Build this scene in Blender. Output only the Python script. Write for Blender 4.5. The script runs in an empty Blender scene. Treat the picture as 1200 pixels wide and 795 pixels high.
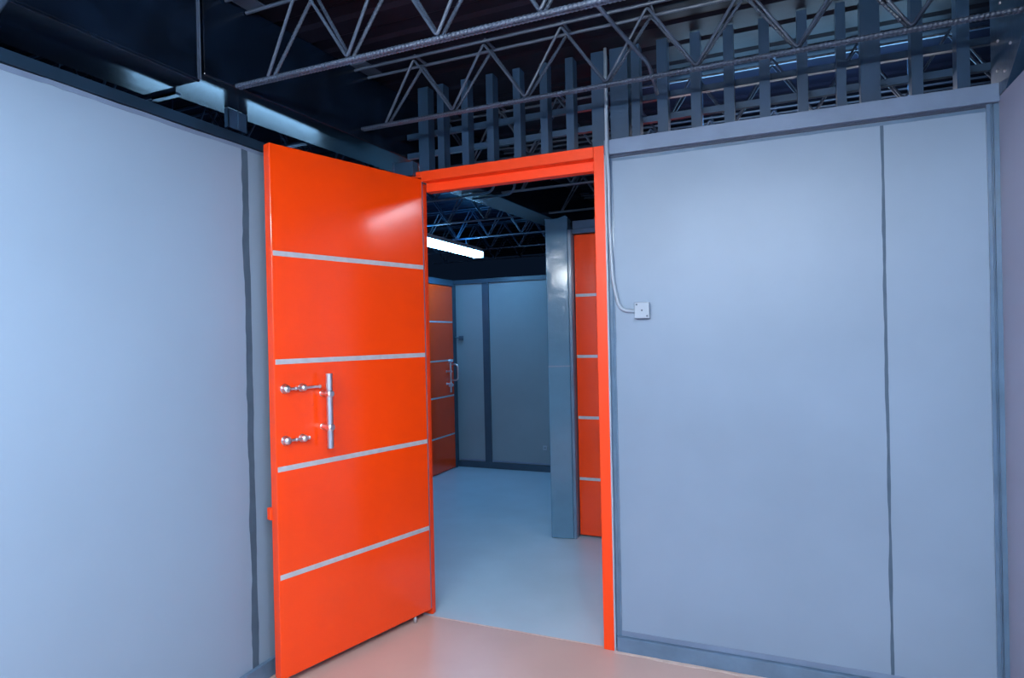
import bpy, bmesh, math, random
from mathutils import Vector, Matrix, noise
S = bpy.context.scene
PI = math.pi

# ------------------------------------------------------------------ camera
FPX, YAW, PITCH, ROLL = 738.86, -.4049, -.0031, -.0221
cam_d = bpy.data.cameras.new('camera'); cam = bpy.data.objects.new('camera', cam_d)
S.collection.objects.link(cam); S.camera = cam
cam_d.sensor_width = 36; cam_d.lens = FPX * 36 / 1200; cam_d.clip_start = .05
F = Vector((math.sin(YAW)*math.cos(PITCH), math.cos(YAW)*math.cos(PITCH), math.sin(PITCH)))
R0 = Vector((math.cos(YAW), -math.sin(YAW), 0)); U0 = R0.cross(F)
R2 = R0*math.cos(ROLL) + U0*math.sin(ROLL); U2 = -R0*math.sin(ROLL) + U0*math.cos(ROLL)
M = Matrix((R2, U2, -F)).transposed().to_4x4(); M.translation = Vector((1.6518, -2.7467, 1.3989))
cam.matrix_world = M

# ------------------------------------------------------------------ world, exposure
w = bpy.data.worlds.new('world'); S.world = w; w.use_nodes = True
bg = w.node_tree.nodes['Background']; bg.inputs[0].default_value = (.05, .12, .3, 1); bg.inputs[1].default_value = .04
S.view_settings.view_transform = 'Standard'; S.view_settings.look = 'None'
S.view_settings.gamma = 1; S.view_settings.use_curve_mapping = False
S.view_settings.exposure = 0.24

def area(name, loc, size, power, col, rot=(0, 0, 0)):
    d = bpy.data.lights.new(name, 'AREA'); d.shape = 'RECTANGLE'; d.size, d.size_y = size
    d.energy = power; d.color = col
    o = bpy.data.objects.new(name, d); S.collection.objects.link(o); o.location = loc; o.rotation_euler = rot
    return o
COOL = (.84, .93, 1.0)
# the rooms are lit by the glowing diffusers of their fixtures; strengths and tints (built at the end):
GLOW_NEAR, GLOW_HALL, GLOW_CORRIDOR, GLOW_LEFT = (COOL, 92), ((.19, .55, 1.0), 38), ((.85, .86, 1.0), 14), ((.30, .62, 1.0), 24)
# added uplights, no lamps of their own, brightening the roof deck
area('added_uplight', (-1.18, 2.44, 2.32), (.08, 1.2), 3.5, (.04, .36, 1.0), (PI, 0, 0))
area('added_uplight', (1.75, .60, 2.44), (1.2, .08), 10, (.25, .60, 1.0), (PI, 0, 0))

# ------------------------------------------------------------------ materials
def mat(name, col, rough=.5, metal=0., var=0., vscale=3., bump=0., bscale=60., spec=.5, emit=None, coat=0., col2=None):
    m = bpy.data.materials.new(name); m.use_nodes = True
    n, l = m.node_tree.nodes, m.node_tree.links
    b = n['Principled BSDF']
    b.inputs['Roughness'].default_value = rough; b.inputs['Metallic'].default_value = metal
    b.inputs['Specular IOR Level'].default_value = spec; b.inputs['Coat Weight'].default_value = coat
    b.inputs['Coat Roughness'].default_value = .12
    b.inputs['Base Color'].default_value = (*col, 1)
    tc = n.new('ShaderNodeTexCoord')
    if var or col2:
        t = n.new('ShaderNodeTexNoise'); t.inputs['Scale'].default_value = vscale; t.inputs['Detail'].default_value = 5
        l.new(tc.outputs['Object'], t.inputs['Vector'])
        r = n.new('ShaderNodeValToRGB'); r.color_ramp.elements[0].position = .35; r.color_ramp.elements[1].position = .65
        c2 = col2 or tuple(min(1, c*(1+var)) for c in col); c1 = col if col2 else tuple(c*(1-var) for c in col)
        r.color_ramp.elements[0].color = (*c1, 1); r.color_ramp.elements[1].color = (*c2, 1)
        l.new(t.outputs['Fac'], r.inputs['Fac']); l.new(r.outputs['Color'], b.inputs['Base Color'])
    if bump:
        t = n.new('ShaderNodeTexNoise'); t.inputs['Scale'].default_value = bscale; t.inputs['Detail'].default_value = 4
        l.new(tc.outputs['Object'], t.inputs['Vector'])
        bp = n.new('ShaderNodeBump'); bp.inputs['Strength'].default_value = bump; bp.inputs['Distance'].default_value = .01
        l.new(t.outputs['Fac'], bp.inputs['Height']); l.new(bp.outputs['Normal'], b.inputs['Normal'])
    if emit:
        b.inputs['Emission Color'].default_value = (*emit[0], 1); b.inputs['Emission Strength'].default_value = emit[1]
    return m
M_PANEL = mat('pale_panel_paint', (.200, .277, .385), .45, var=.05, vscale=1.6, bump=.06, bscale=5)
M_PANELL = mat('pale_panel_left_lightened', (.240, .335, .455), .45, var=.035, vscale=1.2, bump=.05, bscale=4)  # panel paint again, base lightened to offset weaker lamp light on the left wall
M_PANELR = mat('lilac_panel_paint', (.26, .29, .40), .5, var=.03, vscale=2)
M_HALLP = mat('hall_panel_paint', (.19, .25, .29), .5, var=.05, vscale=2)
M_TRIM = mat('slate_trim_gloss', (.095, .165, .26), .28, var=.12, vscale=9, bump=.25, bscale=38, coat=.3)
M_TRIML = mat('slate_rail_paint', (.15, .21, .32), .35, var=.08, vscale=6, bump=.1, bscale=30)
M_LINE = mat('slate_line_paint', (.070, .112, .165), .6, spec=.2, var=.1, vscale=9, bump=.15, bscale=38)
M_PLATE = mat('deep_navy_paint', (.010, .028, .055), .35, var=.2, vscale=5)
M_GROOVE = mat('dark_groove', (.02, .035, .07), .6)
M_ORANGE = mat('orange_enamel', (.96, .060, .002), .22, bump=.035, bscale=7, coat=.35, var=.03, vscale=2.5)
M_FRAME = mat('orange_frame_enamel', (.92, .055, .003), .42, bump=.03, bscale=7, spec=.4)
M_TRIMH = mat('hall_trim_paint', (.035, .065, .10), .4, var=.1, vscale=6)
M_STRIP = mat('brushed_strip', (.46, .49, .53), .35, metal=.1, var=.08, vscale=30, bump=.05)
M_CHROME = mat('polished_steel', (.74, .76, .82), .32, metal=1.)
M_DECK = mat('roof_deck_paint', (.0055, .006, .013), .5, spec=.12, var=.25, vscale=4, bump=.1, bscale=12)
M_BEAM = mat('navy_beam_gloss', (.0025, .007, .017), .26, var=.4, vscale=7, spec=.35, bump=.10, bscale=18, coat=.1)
M_STUD = mat('blue_stud_paint', (.020, .050, .100), .34, var=.15, vscale=6, bump=.1, bscale=40, coat=.2)
M_JOIST = mat('slate_rebar_paint', (.045, .065, .105), .42, var=.15, vscale=14)
M_COL = mat('column_gloss', (.08, .19, .30), .16, var=.08, vscale=5, bump=.45, bscale=9, coat=.5)
M_PVC = mat('white_plastic', (.30, .37, .46), .35)
def tube_mat(g): return mat('tube_glow', (.9, .95, 1), .4, emit=g)
M_HOUS = mat('fixture_enamel', (.38, .42, .48), .4)
M_DARKC = mat('dark_plastic', (.05, .08, .12), .4)

def floor_mat():
    m = bpy.data.materials.new('screed_floor_paint'); m.use_nodes = True
    n, l = m.node_tree.nodes, m.node_tree.links; b = n['Principled BSDF']
    tc = n.new('ShaderNodeTexCoord')
    t = n.new('ShaderNodeTexNoise'); t.inputs['Scale'].default_value = 2.2; t.inputs['Detail'].default_value = 7
    l.new(tc.outputs['Object'], t.inputs['Vector'])
    r = n.new('ShaderNodeValToRGB'); e = r.color_ramp.elements
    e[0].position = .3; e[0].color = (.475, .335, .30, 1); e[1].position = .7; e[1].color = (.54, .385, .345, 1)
    l.new(t.outputs['Fac'], r.inputs['Fac']); l.new(r.outputs['Color'], b.inputs['Base Color'])
    b.inputs['Roughness'].default_value = .33
    bp = n.new('ShaderNodeBump'); bp.inputs['Strength'].default_value = .12; bp.inputs['Distance'].default_value = .02
    l.new(t.outputs['Fac'], bp.inputs['Height']); l.new(bp.outputs['Normal'], b.inputs['Normal'])
    return m
M_FLOOR = floor_mat()
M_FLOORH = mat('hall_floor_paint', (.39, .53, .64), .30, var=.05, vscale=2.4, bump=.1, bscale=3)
M_EDGE = mat('bare_screed_edge', (.58, .46, .43), .6, var=.1, vscale=20)

# ------------------------------------------------------------------ mesh helpers
def tag(o, label=None, cat=None, group=None, kind=None):
    if label: o['label'] = label
    if cat: o['category'] = cat
    if group: o['group'] = group
    if kind: o['kind'] = kind
    return o
def obj(name, bm, m, parent=None, smooth=False, bevel=0., loc=None, rot=None):
    me = bpy.data.meshes.new(name)
    bmesh.ops.recalc_face_normals(bm, faces=bm.faces[:]); bm.to_mesh(me); bm.free()
    me.materials.append(m)
    if smooth:
        for p in me.polygons: p.use_smooth = True
    o = bpy.data.objects.new(name, me); S.collection.objects.link(o)
    if parent: o.parent = parent
    if loc: o.location = loc
    if rot: o.rotation_euler = rot
    if bevel:
        b = o.modifiers.new('bevel', 'BEVEL'); b.width = bevel; b.segments = 3; b.limit_method = 'ANGLE'
    return o
def empty(name, loc=(0, 0, 0), rz=0.):
    o = bpy.data.objects.new(name, None); S.collection.objects.link(o); o.location = loc; o.rotation_euler = (0, 0, rz)
    o.empty_display_size = .1
    return o
def bx(bm, x0, x1, y0, y1, z0, z1):
    v = [bm.verts.new((x, y, z)) for x in (x0, x1) for y in (y0, y1) for z in (z0, z1)]
    for f in ((0, 1, 3, 2), (4, 6, 7, 5), (0, 4, 5, 1), (2, 3, 7, 6), (0, 2, 6, 4), (1, 5, 7, 3)):
        bm.faces.new([v[i] for i in f])
    return bm
def box(x0, x1, y0, y1, z0, z1): return bx(bmesh.new(), x0, x1, y0, y1, z0, z1)
def tube(bm, pts, rad, seg=10, ribs=0., pitch=.014):
    """round bar along pts; ribs > 0 gives reinforcement-bar ridges"""
    pts = [Vector(p) for p in pts]
    P = []
    if ribs:
        for a, b in zip(pts[:-1], pts[1:]):
            L = (b-a).length; k = max(1, int(L/(pitch/2)))
            for i in range(k): P.append((a.lerp(b, i/k), rad+(ribs if len(P) % 2 else 0)))
        P.append((pts[-1], rad))
    else: P = [(p, rad) for p in pts]
    rings = []; up = None
    for i, (p, r) in enumerate(P):
        t = (P[min(i+1, len(P)-1)][0]-P[max(i-1, 0)][0]).normalized()
        if up is None: up = t.orthogonal().normalized()
        up = (up - t*up.dot(t)).normalized(); s = t.cross(up)
        rings.append([bm.verts.new(p+(up*math.cos(a)+s*math.sin(a))*r) for a in [2*PI*k/seg for k in range(seg)]])
    for A, B in zip(rings[:-1], rings[1:]):
        for k in range(seg): bm.faces.new((A[k], A[(k+1) % seg], B[(k+1) % seg], B[k]))
    bm.faces.new(rings[0][::-1]); bm.faces.new(rings[-1])
    return bm
def lathe(bm, p0, axis, prof, seg=20):
    """prof: (distance along axis, radius)"""
    p0 = Vector(p0); t = Vector(axis).normalized(); up = t.orthogonal().normalized(); s = t.cross(up); rings = []
    for d, r in prof:
        rings.append([bm.verts.new(p0+t*d+(up*math.cos(2*PI*k/seg)+s*math.sin(2*PI*k/seg))*r) for k in range(seg)])
    for A, B in zip(rings[:-1], rings[1:]):
        for k in range(seg): bm.faces.new((A[k], A[(k+1) % seg], B[(k+1) % seg], B[k]))
    bm.faces.new(rings[0][::-1]); bm.faces.new(rings[-1])
    return bm
def fillet(pts, r, n=6):
    pts = [Vector(p) for p in pts]; out = [pts[0]]
    for a, b, c in zip(pts[:-2], pts[1:-1], pts[2:]):
        u = (a-b); v = (c-b); rr = min(r, u.length*.49, v.length*.49); p = b+u.normalized()*rr; q = b+v.normalized()*rr
        for i in range(n+1):
            t = i/n; out.append(p*(1-t)**2+b*2*t*(1-t)+q*t*t)
    out.append(pts[-1]); return out
def wob(t, seed, amp): return noise.noise(Vector((t*5.3, seed*7.1, 0)))*amp + noise.noise(Vector((t*23, seed*3.7, 5)))*amp*.4
def painted_strip(z0, z1, c, half, fn, seed, amp=.004, th=.003, ridge=.0, step=.015):
    """brush painted strip with uneven edges; fn(along, across, out) -> point"""
    bm = bmesh.new(); k = max(2, int((z1-z0)/step)); rows = []
    for i in range(k+1):
        s = z0+(z1-z0)*i/k; a = c-half+wob(s, seed, amp); b = c+half+wob(s, seed+9, amp*.5); m = (a+b)/2+half*.35
        w_ = half*.22
        rows.append([bm.verts.new(fn(s, u, o)) for u, o in ((a, -.002), (a, th), (m-w_, th), (m, th+ridge*(1+wob(s*2, seed+3, .6))), (m+w_, th), (b, th), (b, -.002))])
    for A, B in zip(rows[:-1], rows[1:]):
        for j in range(6): bm.faces.new((A[j], A[j+1], B[j+1], B[j]))
        bm.faces.new((A[6], A[0], B[0], B[6]))
    bm.faces.new(rows[0][::-1]); bm.faces.new(rows[-1])
    return bm
def prism(pts2, y0, y1, fn=lambda x, z, y: (x, y, z)):
    bm = bmesh.new(); A = [bm.verts.new(fn(x, z, y0)) for x, z in pts2]; B = [bm.verts.new(fn(x, z, y1)) for x, z in pts2]
    n = len(A); bm.faces.new(A); bm.faces.new(B[::-1])
    for i in range(n): bm.faces.new((A[i], B[i], B[(i+1) % n], A[(i+1) % n]))
    return bm
def copy_tree(o, parent=None):
    c = o.copy(); S.collection.objects.link(c); c.parent = parent
    for ch in [x for x in S.objects if x.parent == o]: copy_tree(ch, c)
    return c

# ------------------------------------------------------------------ setting
XL, XR, W, H = -.358, 2.372, .896, 2.2
DECK = 2.665
def st(name, bm, m, label=None, cat=None, **k):
    return tag(obj(name, bm, m, **k), label, cat, kind='structure')
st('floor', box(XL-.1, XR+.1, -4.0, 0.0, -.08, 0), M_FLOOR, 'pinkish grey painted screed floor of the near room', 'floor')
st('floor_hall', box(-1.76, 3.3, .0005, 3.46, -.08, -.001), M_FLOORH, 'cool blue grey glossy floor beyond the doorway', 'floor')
# corrugated roof deck, ribs along x
pts = []
y = -4.1
while y < 6.2:
    pts += [(y, DECK), (y+.09, DECK), (y+.11, DECK+.010), (y+.18, DECK+.010)]; y += .20
pts += [(y, DECK), (y, DECK+.08), (-4.1, DECK+.08)]
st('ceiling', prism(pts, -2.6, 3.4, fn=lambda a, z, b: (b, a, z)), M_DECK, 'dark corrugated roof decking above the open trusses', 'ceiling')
# left wall, door wall, right wall, back wall
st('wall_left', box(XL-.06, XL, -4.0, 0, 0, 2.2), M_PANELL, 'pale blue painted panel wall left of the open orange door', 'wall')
st('wall_right', box(W+.05, XR, 0, .07, .05, 2.19), M_PANEL, 'pale blue panelled partition right of the orange door frame', 'wall')
st('wall_door_side', box(XL, -.06, 0, .07, 0, 2.2), M_PANEL, 'narrow pale wall piece hidden behind the open orange door', 'wall')
st('wall_side', box(XR, XR+.06, -4.0, .07, 0, 2.21), M_PANELR, 'lilac grey wall sliver at the right edge', 'wall')
st('wall_back', box(XL, XR, -4.06, -4.0, 0, 2.665), M_PANEL, 'pale painted wall behind the camera', 'wall')
# trims on the right partition
st('trim_top_rail', box(W+.05, XR-.001, -.028, .07, 2.191, 2.256), M_TRIML, 'slate blue steel rail along the top of the right partition', 'rail', bevel=.003)
st('trim_groove', box(W+.05, XR-.01, -.006, .01, 2.180, 2.191), M_GROOVE, 'dark groove under the slate top rail', 'trim')
st('trim_panel_head', painted_strip(W+.075, XR-.03, 2.172, .006, lambda s, u, o: (s, -o, u), 4, .003, .002), M_TRIM, 'thin sloppily painted line below the top rail groove', 'trim')
st('trim_panel_joint', painted_strip(.07, 2.175, 2.012, .0055, lambda s, u, o: (u, -o, s), 2, .004, .0012, .0), M_LINE, 'dark glossy vertical joint line between the two right panels', 'trim')
st('trim_panel_joint_cover', painted_strip(.01, 2.19, .962, .014, lambda s, u, o: (u, -o, s), 3, .005, .003, .002), M_TRIM, 'brush painted vertical joint beside the orange frame', 'trim')
st('trim_corner', painted_strip(.0, 2.19, 2.345, .009, lambda s, u, o: (u, -o, s), 6, .002, .010, .008), M_TRIM, 'glossy slate corner strip at the right end of the partition', 'trim')
st('trim_corner_groove', box(2.356, XR, -.008, 0, 0, 2.19), M_TRIM, 'dark corner seam beside the lilac wall', 'trim')
st('baseboard_right', box(W+.06, XR-.002, -.022, .03, .0, .064), M_TRIM, 'slate blue steel baseboard of the right partition', 'baseboard', bevel=.003)
st('baseboard_right_ledge', painted_strip(W+.078, XR-.02, .077, .010, lambda s, u, o: (s, -o, u), 11, .004, .003), M_TRIML, 'lighter painted line above the right baseboard', 'baseboard')
st('baseboard_left', box(XL, XL+.02, -4.0, -.001, .0, .07), M_TRIM, 'slate blue baseboard of the left wall', 'baseboard', bevel=.003)
def ledge(s, u, o): return (s, u, .0005+o)
st('trim_floor_edge', painted_strip(W+.05, XR-.02, -.031, .009, ledge, 21, .022, .0012), M_EDGE, 'pale ragged unpainted edge of the floor along the baseboard', 'floor edge')
# left wall trims
st('trim_left_joint', painted_strip(.0, 2.2, -.797, .016, lambda s, u, o: (XL+o, u, s), 8, .008, .0012, .0), M_LINE, 'brush painted vertical slate joint on the left wall', 'trim')
st('trim_left_head', painted_strip(-4.0, -.001, 2.196, .007, lambda s, u, o: (XL+o, s, u), 14, .006, .002), M_TRIML, 'thin uneven grey line along the top of the left wall', 'trim')
st('trim_left_plate', box(XL-.06, XL+.004, -4.0, .07, 2.207, 2.248), M_PLATE, 'dark navy plate on top of the left wall', 'rail', bevel=.002)
# gusset at the right corner: blue folded plate rising in front of the side wall
st('trim_corner_plate', prism([(.06, 2.21), (-.10, 2.21), (-.55, 2.50), (-.55, DECK), (.06, DECK)], XR-.004, XR+.03, fn=lambda a, z, b: (b, a, z)), M_STUD, 'navy folded plate with screws at the upper right corner', 'plate')
bm = bmesh.new()
for q in ((-.02, 2.30), (-.03, 2.40), (-.06, 2.52), (-.16, 2.34), (-.1, 2.27)): lathe(bm, (XR-.004, q[0], q[1]), (-1, 0, 0), [(0, .006), (.003, .006), (.005, .003)], 8)
st('trim_corner_screws', bm, M_CHROME, 'small bright screws on the corner plate', 'screws')
# hall
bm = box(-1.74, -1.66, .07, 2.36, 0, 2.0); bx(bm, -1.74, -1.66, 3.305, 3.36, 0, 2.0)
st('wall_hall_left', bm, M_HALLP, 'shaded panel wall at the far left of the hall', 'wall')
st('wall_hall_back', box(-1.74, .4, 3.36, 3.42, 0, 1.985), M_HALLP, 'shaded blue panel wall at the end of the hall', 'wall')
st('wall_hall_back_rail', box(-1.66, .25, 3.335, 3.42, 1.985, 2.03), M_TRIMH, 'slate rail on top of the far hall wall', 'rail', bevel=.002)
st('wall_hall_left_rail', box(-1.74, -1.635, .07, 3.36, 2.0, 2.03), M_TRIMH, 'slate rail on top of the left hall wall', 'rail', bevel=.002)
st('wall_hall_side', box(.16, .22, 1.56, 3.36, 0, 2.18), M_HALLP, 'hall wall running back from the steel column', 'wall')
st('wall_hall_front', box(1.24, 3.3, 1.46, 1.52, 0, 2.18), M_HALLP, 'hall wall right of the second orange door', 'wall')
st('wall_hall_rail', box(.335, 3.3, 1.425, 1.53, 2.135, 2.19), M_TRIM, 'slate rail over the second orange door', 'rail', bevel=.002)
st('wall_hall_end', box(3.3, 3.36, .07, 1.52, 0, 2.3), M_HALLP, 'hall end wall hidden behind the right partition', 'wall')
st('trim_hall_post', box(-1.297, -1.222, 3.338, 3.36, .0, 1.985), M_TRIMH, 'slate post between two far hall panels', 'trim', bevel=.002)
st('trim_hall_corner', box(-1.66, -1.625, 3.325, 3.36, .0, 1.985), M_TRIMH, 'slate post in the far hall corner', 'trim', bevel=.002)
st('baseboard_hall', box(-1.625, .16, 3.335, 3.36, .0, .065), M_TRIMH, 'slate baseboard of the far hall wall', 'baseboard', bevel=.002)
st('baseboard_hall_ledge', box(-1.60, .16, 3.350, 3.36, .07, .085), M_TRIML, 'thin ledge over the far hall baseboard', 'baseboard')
st('trim_threshold', painted_strip(.0, W, .0, .004, lambda s, u, o: (s, u, o), 31, .004, .001), M_EDGE, 'thin ragged line where the two floor colours meet', 'floor edge')

# ------------------------------------------------------------------ door frame
fr = tag(empty('door_frame', (0, 0, 0)), 'bright orange steel frame around the open doorway', 'door frame')
ZH = 2.236
obj('side_jamb', box(W, W+.048, -.022, .05, 0, ZH), M_FRAME, fr, bevel=.003)
obj('side_jamb', box(-.055, -.004, .020, .05, 0, 2.186), M_FRAME, fr, bevel=.003)
obj('header', bx(box(.008, W-.0005, -.022, .05, 2.186, ZH), -.055, .008, -.022, .05, 2.208, ZH), M_FRAME, fr, bevel=.002)
obj('door_stop', box(.008, W-.0005, .028, .075, 2.142, 2.186), M_FRAME, fr, bevel=.002)
obj('door_stop', box(W-.012, W+.02, .030, .08, 0, 2.185), M_FRAME, fr, bevel=.002)
tag(obj('caulk_bead', painted_strip(0, 2.2, W+.051, .004, lambda s, u, o: (u, -.016-o, s), 41, .002, .004), M_PVC, fr), 'pale filler bead down the frame')

# ------------------------------------------------------------------ orange doors
def make_door(width, height, th, strips, gap, strip_h, hinges=True):
    """local: x from hinge to free edge, visible face at y=0 looking to -y ... slab behind to +y"""
    root = empty('orange_door')
    obj('leaf', box(0, width, 0, th, gap, height), M_ORANGE, root, bevel=.004)
    for z in strips:
        obj('metal_strip', box(.004, width-.006, -.0015, .002, z-strip_h/2, z+strip_h/2), M_STRIP, root, bevel=.0008)
    return root
def pull_handle(root, t, z0, z1, zs, off=.058, r=.0115):
    h = obj('pull_handle', tube(bmesh.new(), [(t, -off, z0), (t, -off, z1)], r, 20), M_CHROME, root, smooth=False, bevel=.002)
    for z in zs:
        bm = bmesh.new(); lathe(bm, (t, .0, z), (0, -1, 0), [(0, .0125), (.003, .0125), (.004, r*.8), (off-.014, r*.8), (off-.012, r*1.15), (off+.013, r*1.15), (off+.017, r*.8)], 20)
        obj('standoff', bm, M_CHROME, h, smooth=False)
    return h
def slide_bolt(root, t, z, length, second):
    """two ball keepers with a rod pushed through them"""
    b = obj('slide_bolt', tube(bmesh.new(), [(t+.012, -.018, z), (t-length, -.018, z)], .0062, 14), M_CHROME, root)
    for dt, r in ((0, .0170), (-second, .0150)):
        bm = bmesh.new()
        lathe(bm, (t+dt, 0, z), (0, -1, 0), [(0, r*1.15), (.003, r*1.15), (.005, r*.8), (.009, r*.85), (.013, r), (.020, r), (.026, r*.8), (.030, r*.4)], 20)
        obj('keeper', bm, M_CHROME, b, smooth=True)
    bm = bmesh.new(); lathe(bm, (t-length, -.018, z), (-1, 0, 0), [(0, .0075), (.004, .009), (.008, .007), (.010, .003)], 16)
    obj('bolt_tip', bm, M_CHROME, b, smooth=True)
    bm = bmesh.new(); lathe(bm, (t-second*.45, -.018, z), (-1, 0, 0), [(0, .0065), (.002, .0085), (.008, .0085), (.010, .0065)], 16)
    obj('collar', bm, M_CHROME, b, smooth=True)
    return b
DA = 1.8476; DW = .828; TH = .045
d1 = make_door(DW, 2.203, TH, (.447, .884, 1.319, 1.759), .034, .021)
d1.name = 'door_1'
tag(d1, 'large orange steel door standing open, with chrome handle and bolts', 'door')
d1.rotation_euler = (0, 0, -DA)
# visible face normal must be (sin DA, cos DA): local -y -> world ; rotate(-DA) of (0,-1) = (-sin DA, -cos DA) so mirror below
for o in [x for x in S.objects if x.parent == d1]:
    for v in o.data.vertices: v.co.y = -v.co.y
    o.data.flip_normals()
def mirror_y(o):
    for v in o.data.vertices: v.co.y = -v.co.y
    o.data.flip_normals()
    for c in [x for x in S.objects if x.parent == o]: mirror_y(c)
mirror_y(pull_handle(d1, .610, .945, 1.262, (1.176, 1.034), .056, .0138))
mirror_y(slide_bolt(d1, .784, 1.208, .150, .078))
mirror_y(slide_bolt(d1, .786, .998, .095, .078))
tag(obj('edge_latch', box(DW-.012, DW+.006, -TH-.024, -TH+.002, .675, .725), M_ORANGE, d1, bevel=.003), 'small orange catch on the back edge')
h = obj('hinge', box(-.003, .004, -.03, -.002, .1, .2), M_TRIM, d1, bevel=.001)
obj('hinge_side_edge', box(-.004, 0, -TH+.004, -.001, .04, 2.19), M_TRIM, d1)
bm = bmesh.new(); lathe(bm, (.10, .0, .040), (0, 0, -1), [(0, .006), (.012, .006), (.02, .009), (.036, .009)], 12)
tag(obj('door_foot', bm, M_CHROME, d1, loc=(0, -.01, 0)), 'small steel floor guide under the door')

d2 = make_door(.9, 2.10, .045, (.404, .829, 1.254, 1.678), .012, .02)
d2.name = 'door_2'; d2.location = (.333, 1.462, 0)
tag(d2, 'closed orange door beside the steel column, seen in part through the doorway', 'door')
f2 = tag(empty('door_frame_slate', (.333, 1.46, 0)), 'dark slate frame of the second orange door by the column', 'door frame')
f2.name = 'door_frame'
obj('side_jamb', box(-.030, -.004, -.035, .06, 0, 2.135), M_TRIM, f2, bevel=.002)
obj('header', box(-.004, .907, -.030, .06, 2.104, 2.134), M_TRIM, f2, bevel=.002)
obj('side_jamb', box(.905, .907+.02, -.030, .06, 0, 2.104), M_TRIM, f2, bevel=.002)

d3 = make_door(.86, 1.955, .045, (.374, .787, 1.166, 1.573), .01, .016)
d3.name = 'door_3'; d3.location = (-1.615, 2.40, 0); d3.rotation_euler = (0, 0, PI/2)
tag(d3, 'distant dim orange door at the left end of the hall, with pull handle', 'door')
for o in list(x for x in S.objects if x.parent == d3): pass
h3 = pull_handle(d3, .70, .83, 1.14, (1.05, .92), .05, .010)
bm = bmesh.new(); tube(bm, fillet([(.815, 0, 1.12), (.815, -.075, 1.12), (.815, -.075, .95), (.815, 0, .95)], .035), .009, 12)
obj('curved_handle', bm, M_CHROME, d3, smooth=True)
slide_bolt(d3, .79, 1.16, .06, .03); slide_bolt(d3, .79, .90, .05, .03)
f3 = tag(empty('door_frame', (-1.66, 2.40, 0)), 'dark slate frame around the distant orange door', 'door frame')
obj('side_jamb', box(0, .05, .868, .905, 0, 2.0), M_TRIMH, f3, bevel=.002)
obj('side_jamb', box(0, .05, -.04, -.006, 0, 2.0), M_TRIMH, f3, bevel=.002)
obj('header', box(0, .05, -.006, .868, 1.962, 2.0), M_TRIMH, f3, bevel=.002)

# ------------------------------------------------------------------ column in the hall
c_ = tag(empty('steel_column', (.24, 1.425, 0), math.radians(8)), 'glossy slate blue box column beside the second orange door', 'column')
obj('shaft', box(-.092, .064, -.045, .095, 0, 2.205), M_COL, c_, bevel=.005)
bm = prism([(-.094, 2.203), (-.094, 2.212), (-.05, 2.206), (0, 2.210), (.05, 2.226), (.066, 2.215), (.066, 2.203)], -.047, .097)
obj('cap_plate', bm, M_COL, c_)
obj('weld_seam', painted_strip(-.092, .064, 1.19, .004, lambda s, u, o: (s, -.0455-o, u), 51, .003, .0015), M_TRIML, c_)
obj('flange_edge', box(.064, .086, -.040, .03, 0, 2.13), M_TRIM, c_, bevel=.003)

# ------------------------------------------------------------------ beams
def beam(name, x0, x1, y0, y1, z0, label, seam=None):
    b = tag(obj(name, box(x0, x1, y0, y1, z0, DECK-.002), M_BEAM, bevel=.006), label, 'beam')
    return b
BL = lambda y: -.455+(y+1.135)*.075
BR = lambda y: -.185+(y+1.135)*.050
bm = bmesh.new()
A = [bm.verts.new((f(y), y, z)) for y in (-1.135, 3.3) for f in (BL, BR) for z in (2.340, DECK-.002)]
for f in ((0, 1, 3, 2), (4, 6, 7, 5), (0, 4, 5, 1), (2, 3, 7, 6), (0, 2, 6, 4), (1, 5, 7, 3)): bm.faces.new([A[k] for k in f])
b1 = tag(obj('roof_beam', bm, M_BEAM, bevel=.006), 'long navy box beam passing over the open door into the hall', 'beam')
for y in (.28,):
    obj('weld_seam', painted_strip(2.345, DECK-.01, y, .005, lambda s, u, o: (BR(u)+o, u, s), 61+y, .004, .004, .003), M_JOIST, b1)
b2 = beam('roof_beam', -.46, -.175, -4.0, -1.160, 2.305, 'deeper dark box beam nearest the camera above the left wall')
obj('weld_seam', painted_strip(-3.9, -1.165, -.180, .005, lambda s, u, o: (u, s, 2.305-o), 62, .008, .003, .002), M_BEAM, b2)
obj('end_seam', painted_strip(2.31, DECK-.01, -1.166, .006, lambda s, u, o: (-.175+o, u, s), 63, .004, .004, .003), M_JOIST, b2)

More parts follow.
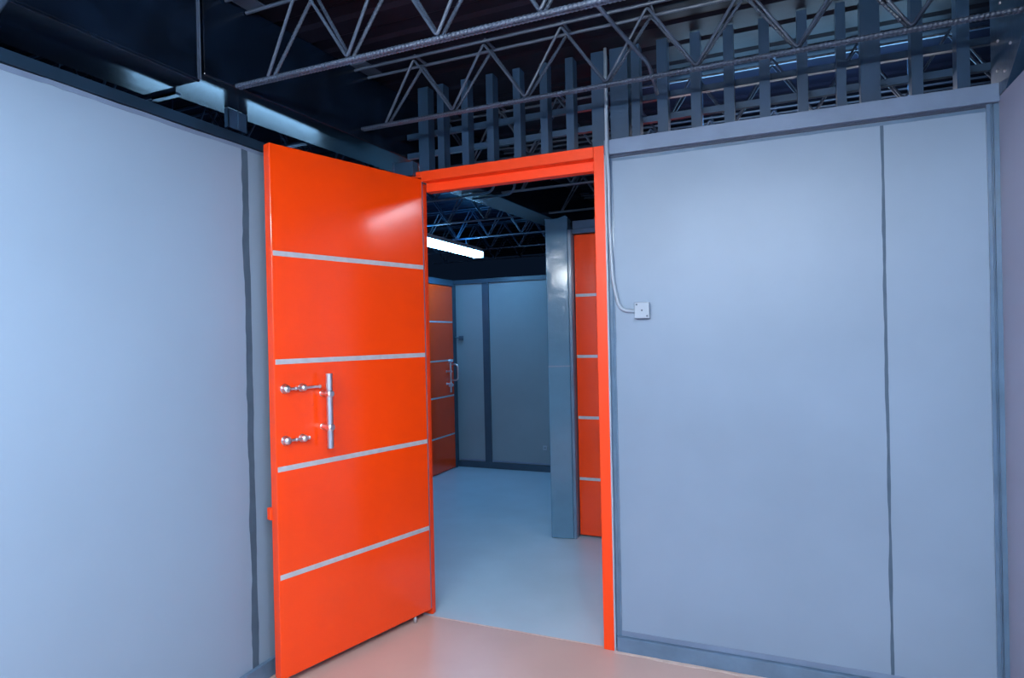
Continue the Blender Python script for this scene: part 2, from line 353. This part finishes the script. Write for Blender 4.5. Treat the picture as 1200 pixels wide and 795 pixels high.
# ------------------------------------------------------------------ open web joists
def make_joist(xa, xb, x0, rich=True, double=True, zb=2.375, zt=2.645):
    """bar joist along x; bottom chord two bars together, two top angles apart, zigzag webs in a V section"""
    root = empty('bar_joist', (xa, 0, 0))
    X = lambda x: x-xa
    rb = .0018 if rich else 0.
    sp = .345; seg = 8 if rich else 6
    for s in (-1, 1):
        bm = bmesh.new(); tube(bm, [(0, s*.008, zb), (X(xb), s*.008, zb)], .0068, seg, rb)
        obj('bottom_chord', bm, M_JOIST, root)
    for s in (-1, 1):
        bm = bmesh.new(); tube(bm, [(0, s*.048, zt+.006), (X(xb), s*.048, zt+.006)], .0068, seg)
        obj('top_chord', bm, M_JOIST, root)
        P = []; k0 = math.ceil((xa-x0)/(sp/2)); x = x0+k0*sp/2; k = k0
        while x < xb-.01:
            P.append((X(x), s*.012, zb+.006) if k % 2 == 0 else (X(x), s*.040, zt)); x += sp/2; k += 1
        bm = bmesh.new(); tube(bm, fillet(P, .016, 4), .0056, seg, .0014 if (rich and s > 0) else 0)
        obj('web_bar', bm, M_JOIST, root)
    # short packers joining the two top angles at each apex
    x = x0-sp/2+sp*math.ceil((xa-x0+sp/2)/sp)
    while x < xb-.03:
        obj('apex_tie', tube(bmesh.new(), [(X(x)+.01, -.048, zt+.012), (X(x)+.01, .052, zt+.012)], .0065, 6), M_JOIST, root); x += sp
    if xa > -.2:
        tube_b = bmesh.new(); bx(tube_b, 0, .08, -.075, .075, zt+.018, zt+.024); obj('bearing_plate', tube_b, M_JOIST, root)
    return root
JX0 = .0
j = make_joist(-.172, XR, JX0-.015, zb=2.342, zt=2.63); j.location.y = -1.0; tag(j, 'steel bar joist nearest the camera, crossing the top edge of the photo', 'joist', 'open web joists over the near room')
j = make_joist(-.145, XR, JX0-.005, zb=2.392, zt=2.645); j.location.y = -.285; tag(j, 'steel bar joist just in front of the door wall', 'joist', 'open web joists over the near room')
ords = ['first', 'second', 'third', 'fourth', 'fifth', 'sixth']
for i, y in enumerate((.42, 1.15, 1.97, 2.77, 3.55, 4.4)):
    if y < 3.3:
        a = make_joist(BR(y)+.004, 3.28, JX0+.08, rich=False); a.location.y = y
        tag(a, 'dim bar joist right of the hall beam, %s behind the door wall' % ords[i], 'joist', 'open web joists over the hall')
    b = make_joist(-2.5, BL(y)-.004 if y < 3.3 else 1.5, JX0+.1, rich=False); b.location.y = y
    tag(b, 'dim bar joist left of the hall beam, %s behind the door wall' % ords[i] if y < 3.3 else 'very dim bar joist beyond the far hall wall, %s one' % ('nearer' if i == 4 else 'farther'), 'joist', 'open web joists over the hall')
for i, y in enumerate((-.285, -1.0)):
    a = make_joist(-2.5, -.475, JX0+.1, rich=False); a.location.y = y
    tag(a, ['dark bar joist glimpsed beyond the left wall, level with the open door', 'dark bar joist glimpsed beyond the left wall, nearer the camera'][i], 'joist', 'open web joists beyond the left wall')

# ------------------------------------------------------------------ studs over the door wall
def stud(x0, x1, z0, label, group, z1=DECK-.003, y0=.0, y1=.06, lip=True):
    bm = bmesh.new()
    t = .004
    bx(bm, x0, x1, y0, y0+t, z0, z1); bx(bm, x0, x0+t, y0+t, y1, z0, z1); bx(bm, x1-t, x1, y0+t, y1, z0, z1)
    return tag(obj('steel_stud', bm, M_STUD), label, 'stud', group)
n_ = ['first', 'second', 'third', 'fourth', 'fifth', 'sixth', 'seventh', 'eighth', 'ninth']
for i, x in enumerate((.785, .660, .525, .385, .25, .115)):
    stud(x-.018, x+.018, ZH+.001, 'dark steel stud above the orange header, %s from its right end' % n_[i], 'studs above the orange header')
stud(-.012, .045, ZH+.001, 'wide dark post above the left end of the orange header', 'posts in the door wall')
stud(.888, .950, ZH+.001, 'wide navy post above the right corner of the orange frame, left of the pale cable', 'posts in the door wall')
stud(.972, 1.052, 2.257, 'wide navy post above the left end of the slate rail, right of the pale cable', 'posts in the door wall')
for i, (x, hw) in enumerate(((2.272, .020), (2.130, .0185), (1.979, .033), (1.881, .0165), (1.745, .019), (1.606, .020), (1.470, .020), (1.338, .020), (1.200, .022), (1.085, .018))):
    if i == 9: stud(x-hw, x+hw, 2.257, 'narrow navy stud beside the wide post at the left end of the slate rail', 'studs above the slate rail')
    elif i == 2: stud(x-hw, x+hw, 2.257, 'broadest navy stud on the slate rail, above the dark panel joint', 'studs above the slate rail')
    else: stud(x-hw, x+hw, 2.257, 'navy steel stud on the slate rail, %s from the right corner' % n_[i], 'studs above the slate rail')
for z, s in ((2.445, 'upper'), (2.350, 'lower')):
    for (xa, xb, t) in ((1.05, XR, 'behind the studs on the slate rail'), (-.12, .95, 'behind the studs over the orange header')):
        if s == 'upper' and xa < 0: z = 2.45
        bm = bmesh.new(); bx(bm, xa, xb, .062, .066, z-.012, z+.012); bx(bm, xa, xb, .062, .085, z-.015, z-.012)
        tag(obj('cross_rail', bm, M_STUD), '%s horizontal steel rail %s' % (s, t), 'rail', 'cross rails behind the studs')
# double stud in the gap over the left wall
bm = bmesh.new()
bx(bm, XL-.02, XL, -.875, -.868, 2.262, 2.338); bx(bm, XL-.004, XL, -.875, -.775, 2.262, 2.338); bx(bm, XL-.004, XL+.006, -.828, -.820, 2.262, 2.338); bx(bm, XL-.02, XL, -.782, -.775, 2.262, 2.338)
tag(obj('steel_stud', bm, M_STUD, bevel=.001), 'short double stud between the left wall top and the beam', 'stud')
bm = bmesh.new(); bx(bm, XL-.10, XL+.02, -1.13, -1.105, 2.30, 2.31); bx(bm, XL-.10, XL+.02, -1.13, -1.126, 2.30, 2.355)
tag(obj('angle_bracket', bm, M_STUD), 'small angle bracket under the beam joint above the left wall', 'bracket')
for i, z in enumerate((2.27, 2.31)):
    bm = bmesh.new(); tube(bm, [(XL-.25-.15*i, -2.6, z), (XL-.22-.15*i, .6, z)], .006, 8)
    tag(obj('ceiling_conduit', bm, M_PVC, smooth=True), ['thin pale conduit glimpsed in the gap above the left wall, nearer one', 'thin pale conduit glimpsed in the gap above the left wall, farther one'][i], 'conduit')
# boxed connector at the hinge corner
bm = bmesh.new(); bx(bm, -.13, -.02, -.05, -.004, 2.215, 2.285); bx(bm, -.135, -.128, -.055, -.004, 2.20, 2.292)
tag(obj('beam_bracket', bm, M_STUD, bevel=.002), 'small navy steel bracket at the top corner over the door hinge', 'bracket')

# ------------------------------------------------------------------ conduit and junction box
bm = bmesh.new(); tube(bm, fillet([(.963, -.034, DECK-.01), (.961, -.034, 2.25), (.962, -.034, 2.17), (.962, -.018, 2.10), (.960, -.012, 1.85), (.972, -.012, 1.62), (1.00, -.012, 1.505), (1.075, -.012, 1.500)], .09, 8), .0075, 12)
tag(obj('wall_conduit', bm, M_PVC, smooth=True), 'pale cable conduit bending down beside the orange frame to the wall box', 'conduit')
jb = tag(empty('junction_box', (1.098, 0, 1.502)), 'small square pale junction box on the right partition', 'junction box')
obj('box_body', box(-.029, .029, -.022, 0, -.032, .032), M_PVC, jb, bevel=.004)
obj('cover_plate', box(-.032, .032, -.028, -.021, -.035, .035), M_PVC, jb, bevel=.003)
for q in ((-.022, .025), (.022, -.025), (0, 0)):
    bm = bmesh.new(); lathe(bm, (q[0], -.0275, q[1]), (0, -1, 0), [(0, .004), (.0012, .004), (.0016, .003)], 10)
    obj('screw', bm, M_DARKC, jb)
bm = bmesh.new(); tube(bm, fillet([(1.03, -.75, 2.60), (1.12, -.44, 2.52), (1.19, -.25, 2.46), (1.20, -.19, 2.41), (1.20, -.13, 2.38)], .03), .008, 10)
tag(obj('ceiling_conduit', bm, M_JOIST, smooth=True), 'slate conduit slanting down through the joist in front of the door wall', 'conduit')
bm = bmesh.new(); tube(bm, fillet([(-.02, -1.83, 2.60), (-.045, -1.81, 2.285), (-.27, -1.75, 2.270), (-.5, -1.75, 2.27)], .09, 8), .014, 12)
tag(obj('ceiling_conduit', bm, M_STUD, smooth=True), 'bent blue conduit cut by the top left corner', 'conduit')
# hall conduit under the beam
for i, dx in enumerate((0, .10)):
    bm = bmesh.new(); tube(bm, fillet([(-.27+dx*.3, .95+dx, 2.33), (-.03+dx, .93+dx, 2.33), (0+dx, .93+dx, 2.62)], .06), .008, 10)
    tag(obj('ceiling_conduit', bm, M_STUD, smooth=True), ['bent conduit under the hall beam, the left one of a pair', 'bent conduit under the hall beam, the right one of a pair'][i], 'conduit')
# socket and switch on the far wall
t = tag(empty('wall_socket', (-.618, 3.36, .248)), 'tiny white socket on the far hall wall left of the column', 'socket')
obj('plate', box(-.022, .022, -.012, 0, -.024, .024), M_PVC, t, bevel=.002)
bm = bmesh.new(); bx(bm, -.008, -.002, -.014, -.011, -.006, .006); bx(bm, .003, .009, -.014, -.011, -.006, .006); obj('socket_slot', bm, M_DARKC, t)
t = tag(empty('wall_switch', (-1.562, 3.36, 1.40)), 'small dark switch box beside the distant orange door', 'switch')
obj('box_body', box(-.022, .022, -.03, 0, -.024, .024), M_DARKC, t, bevel=.002)
bm = bmesh.new(); tube(bm, fillet([(-.022, -.010, .004), (-.10, -.045, .012), (-.06, -.045, .4)], .02), .006, 8); obj('cable', bm, M_STUD, t)

# ------------------------------------------------------------------ tube fixtures
def fixture(loc, rz, label, glow, drop, hang=(-.45, .45)):
    t = tag(empty('tube_light_fixture', loc, rz), label, 'light fixture')
    bm = prism([(-.04, .06), (.04, .06), (.055, .03), (.055, .02), (-.055, .02), (-.055, .03)], -.61, .61, fn=lambda a, z, b: (b, a, z))
    obj('housing', bm, M_HOUS, t)
    bm = prism([(-.052, .020), (.052, .020), (.056, .004), (.048, -.022), (.030, -.034), (-.030, -.034), (-.048, -.022), (-.056, .004)], -.595, .595, fn=lambda a, z, b: (b, a, z))
    tag(obj('diffuser', bm, tube_mat(glow), t), 'glowing white wrap diffuser')
    for s in (-1, 1):
        obj('end_cap', box(-.012, .012, -.06, .06, -.038, .032), M_HOUS, t, bevel=.003, loc=(s*.605, 0, 0))
    for s in hang:
        obj('hanger', tube(bmesh.new(), [(s, 0, .058), (s, 0, drop)], .004, 8), M_JOIST, t)
    return t
fixture((-1.18, 2.44, 2.250), PI/2, 'lit fluorescent fixture hanging in the hall, seen through the doorway', GLOW_HALL, .113, (-.47, .33))
fixture((1.75, .60, 2.362), 0, 'fluorescent fixture over the corridor hidden behind the right partition', GLOW_CORRIDOR, .29)
fixture((-.95, -.30, 2.00), PI/2, 'fluorescent fixture in the space beyond the left wall', GLOW_LEFT, .64, (-.35, .35))
fixture((.62, -2.72, 2.225), 0, 'fluorescent fixture behind the camera on the left', (COOL, 112), .42)
fixture((1.75, -3.35, 2.225), PI/2, 'fluorescent fixture behind the camera on the right', GLOW_NEAR, .42)
fixture((1.65, -2.15, 2.225), 0, 'unseen fluorescent fixture added above the camera to brighten the right partition', (COOL, 84), .42)  # extra fixture, put in only to lift the upper part of the right wall
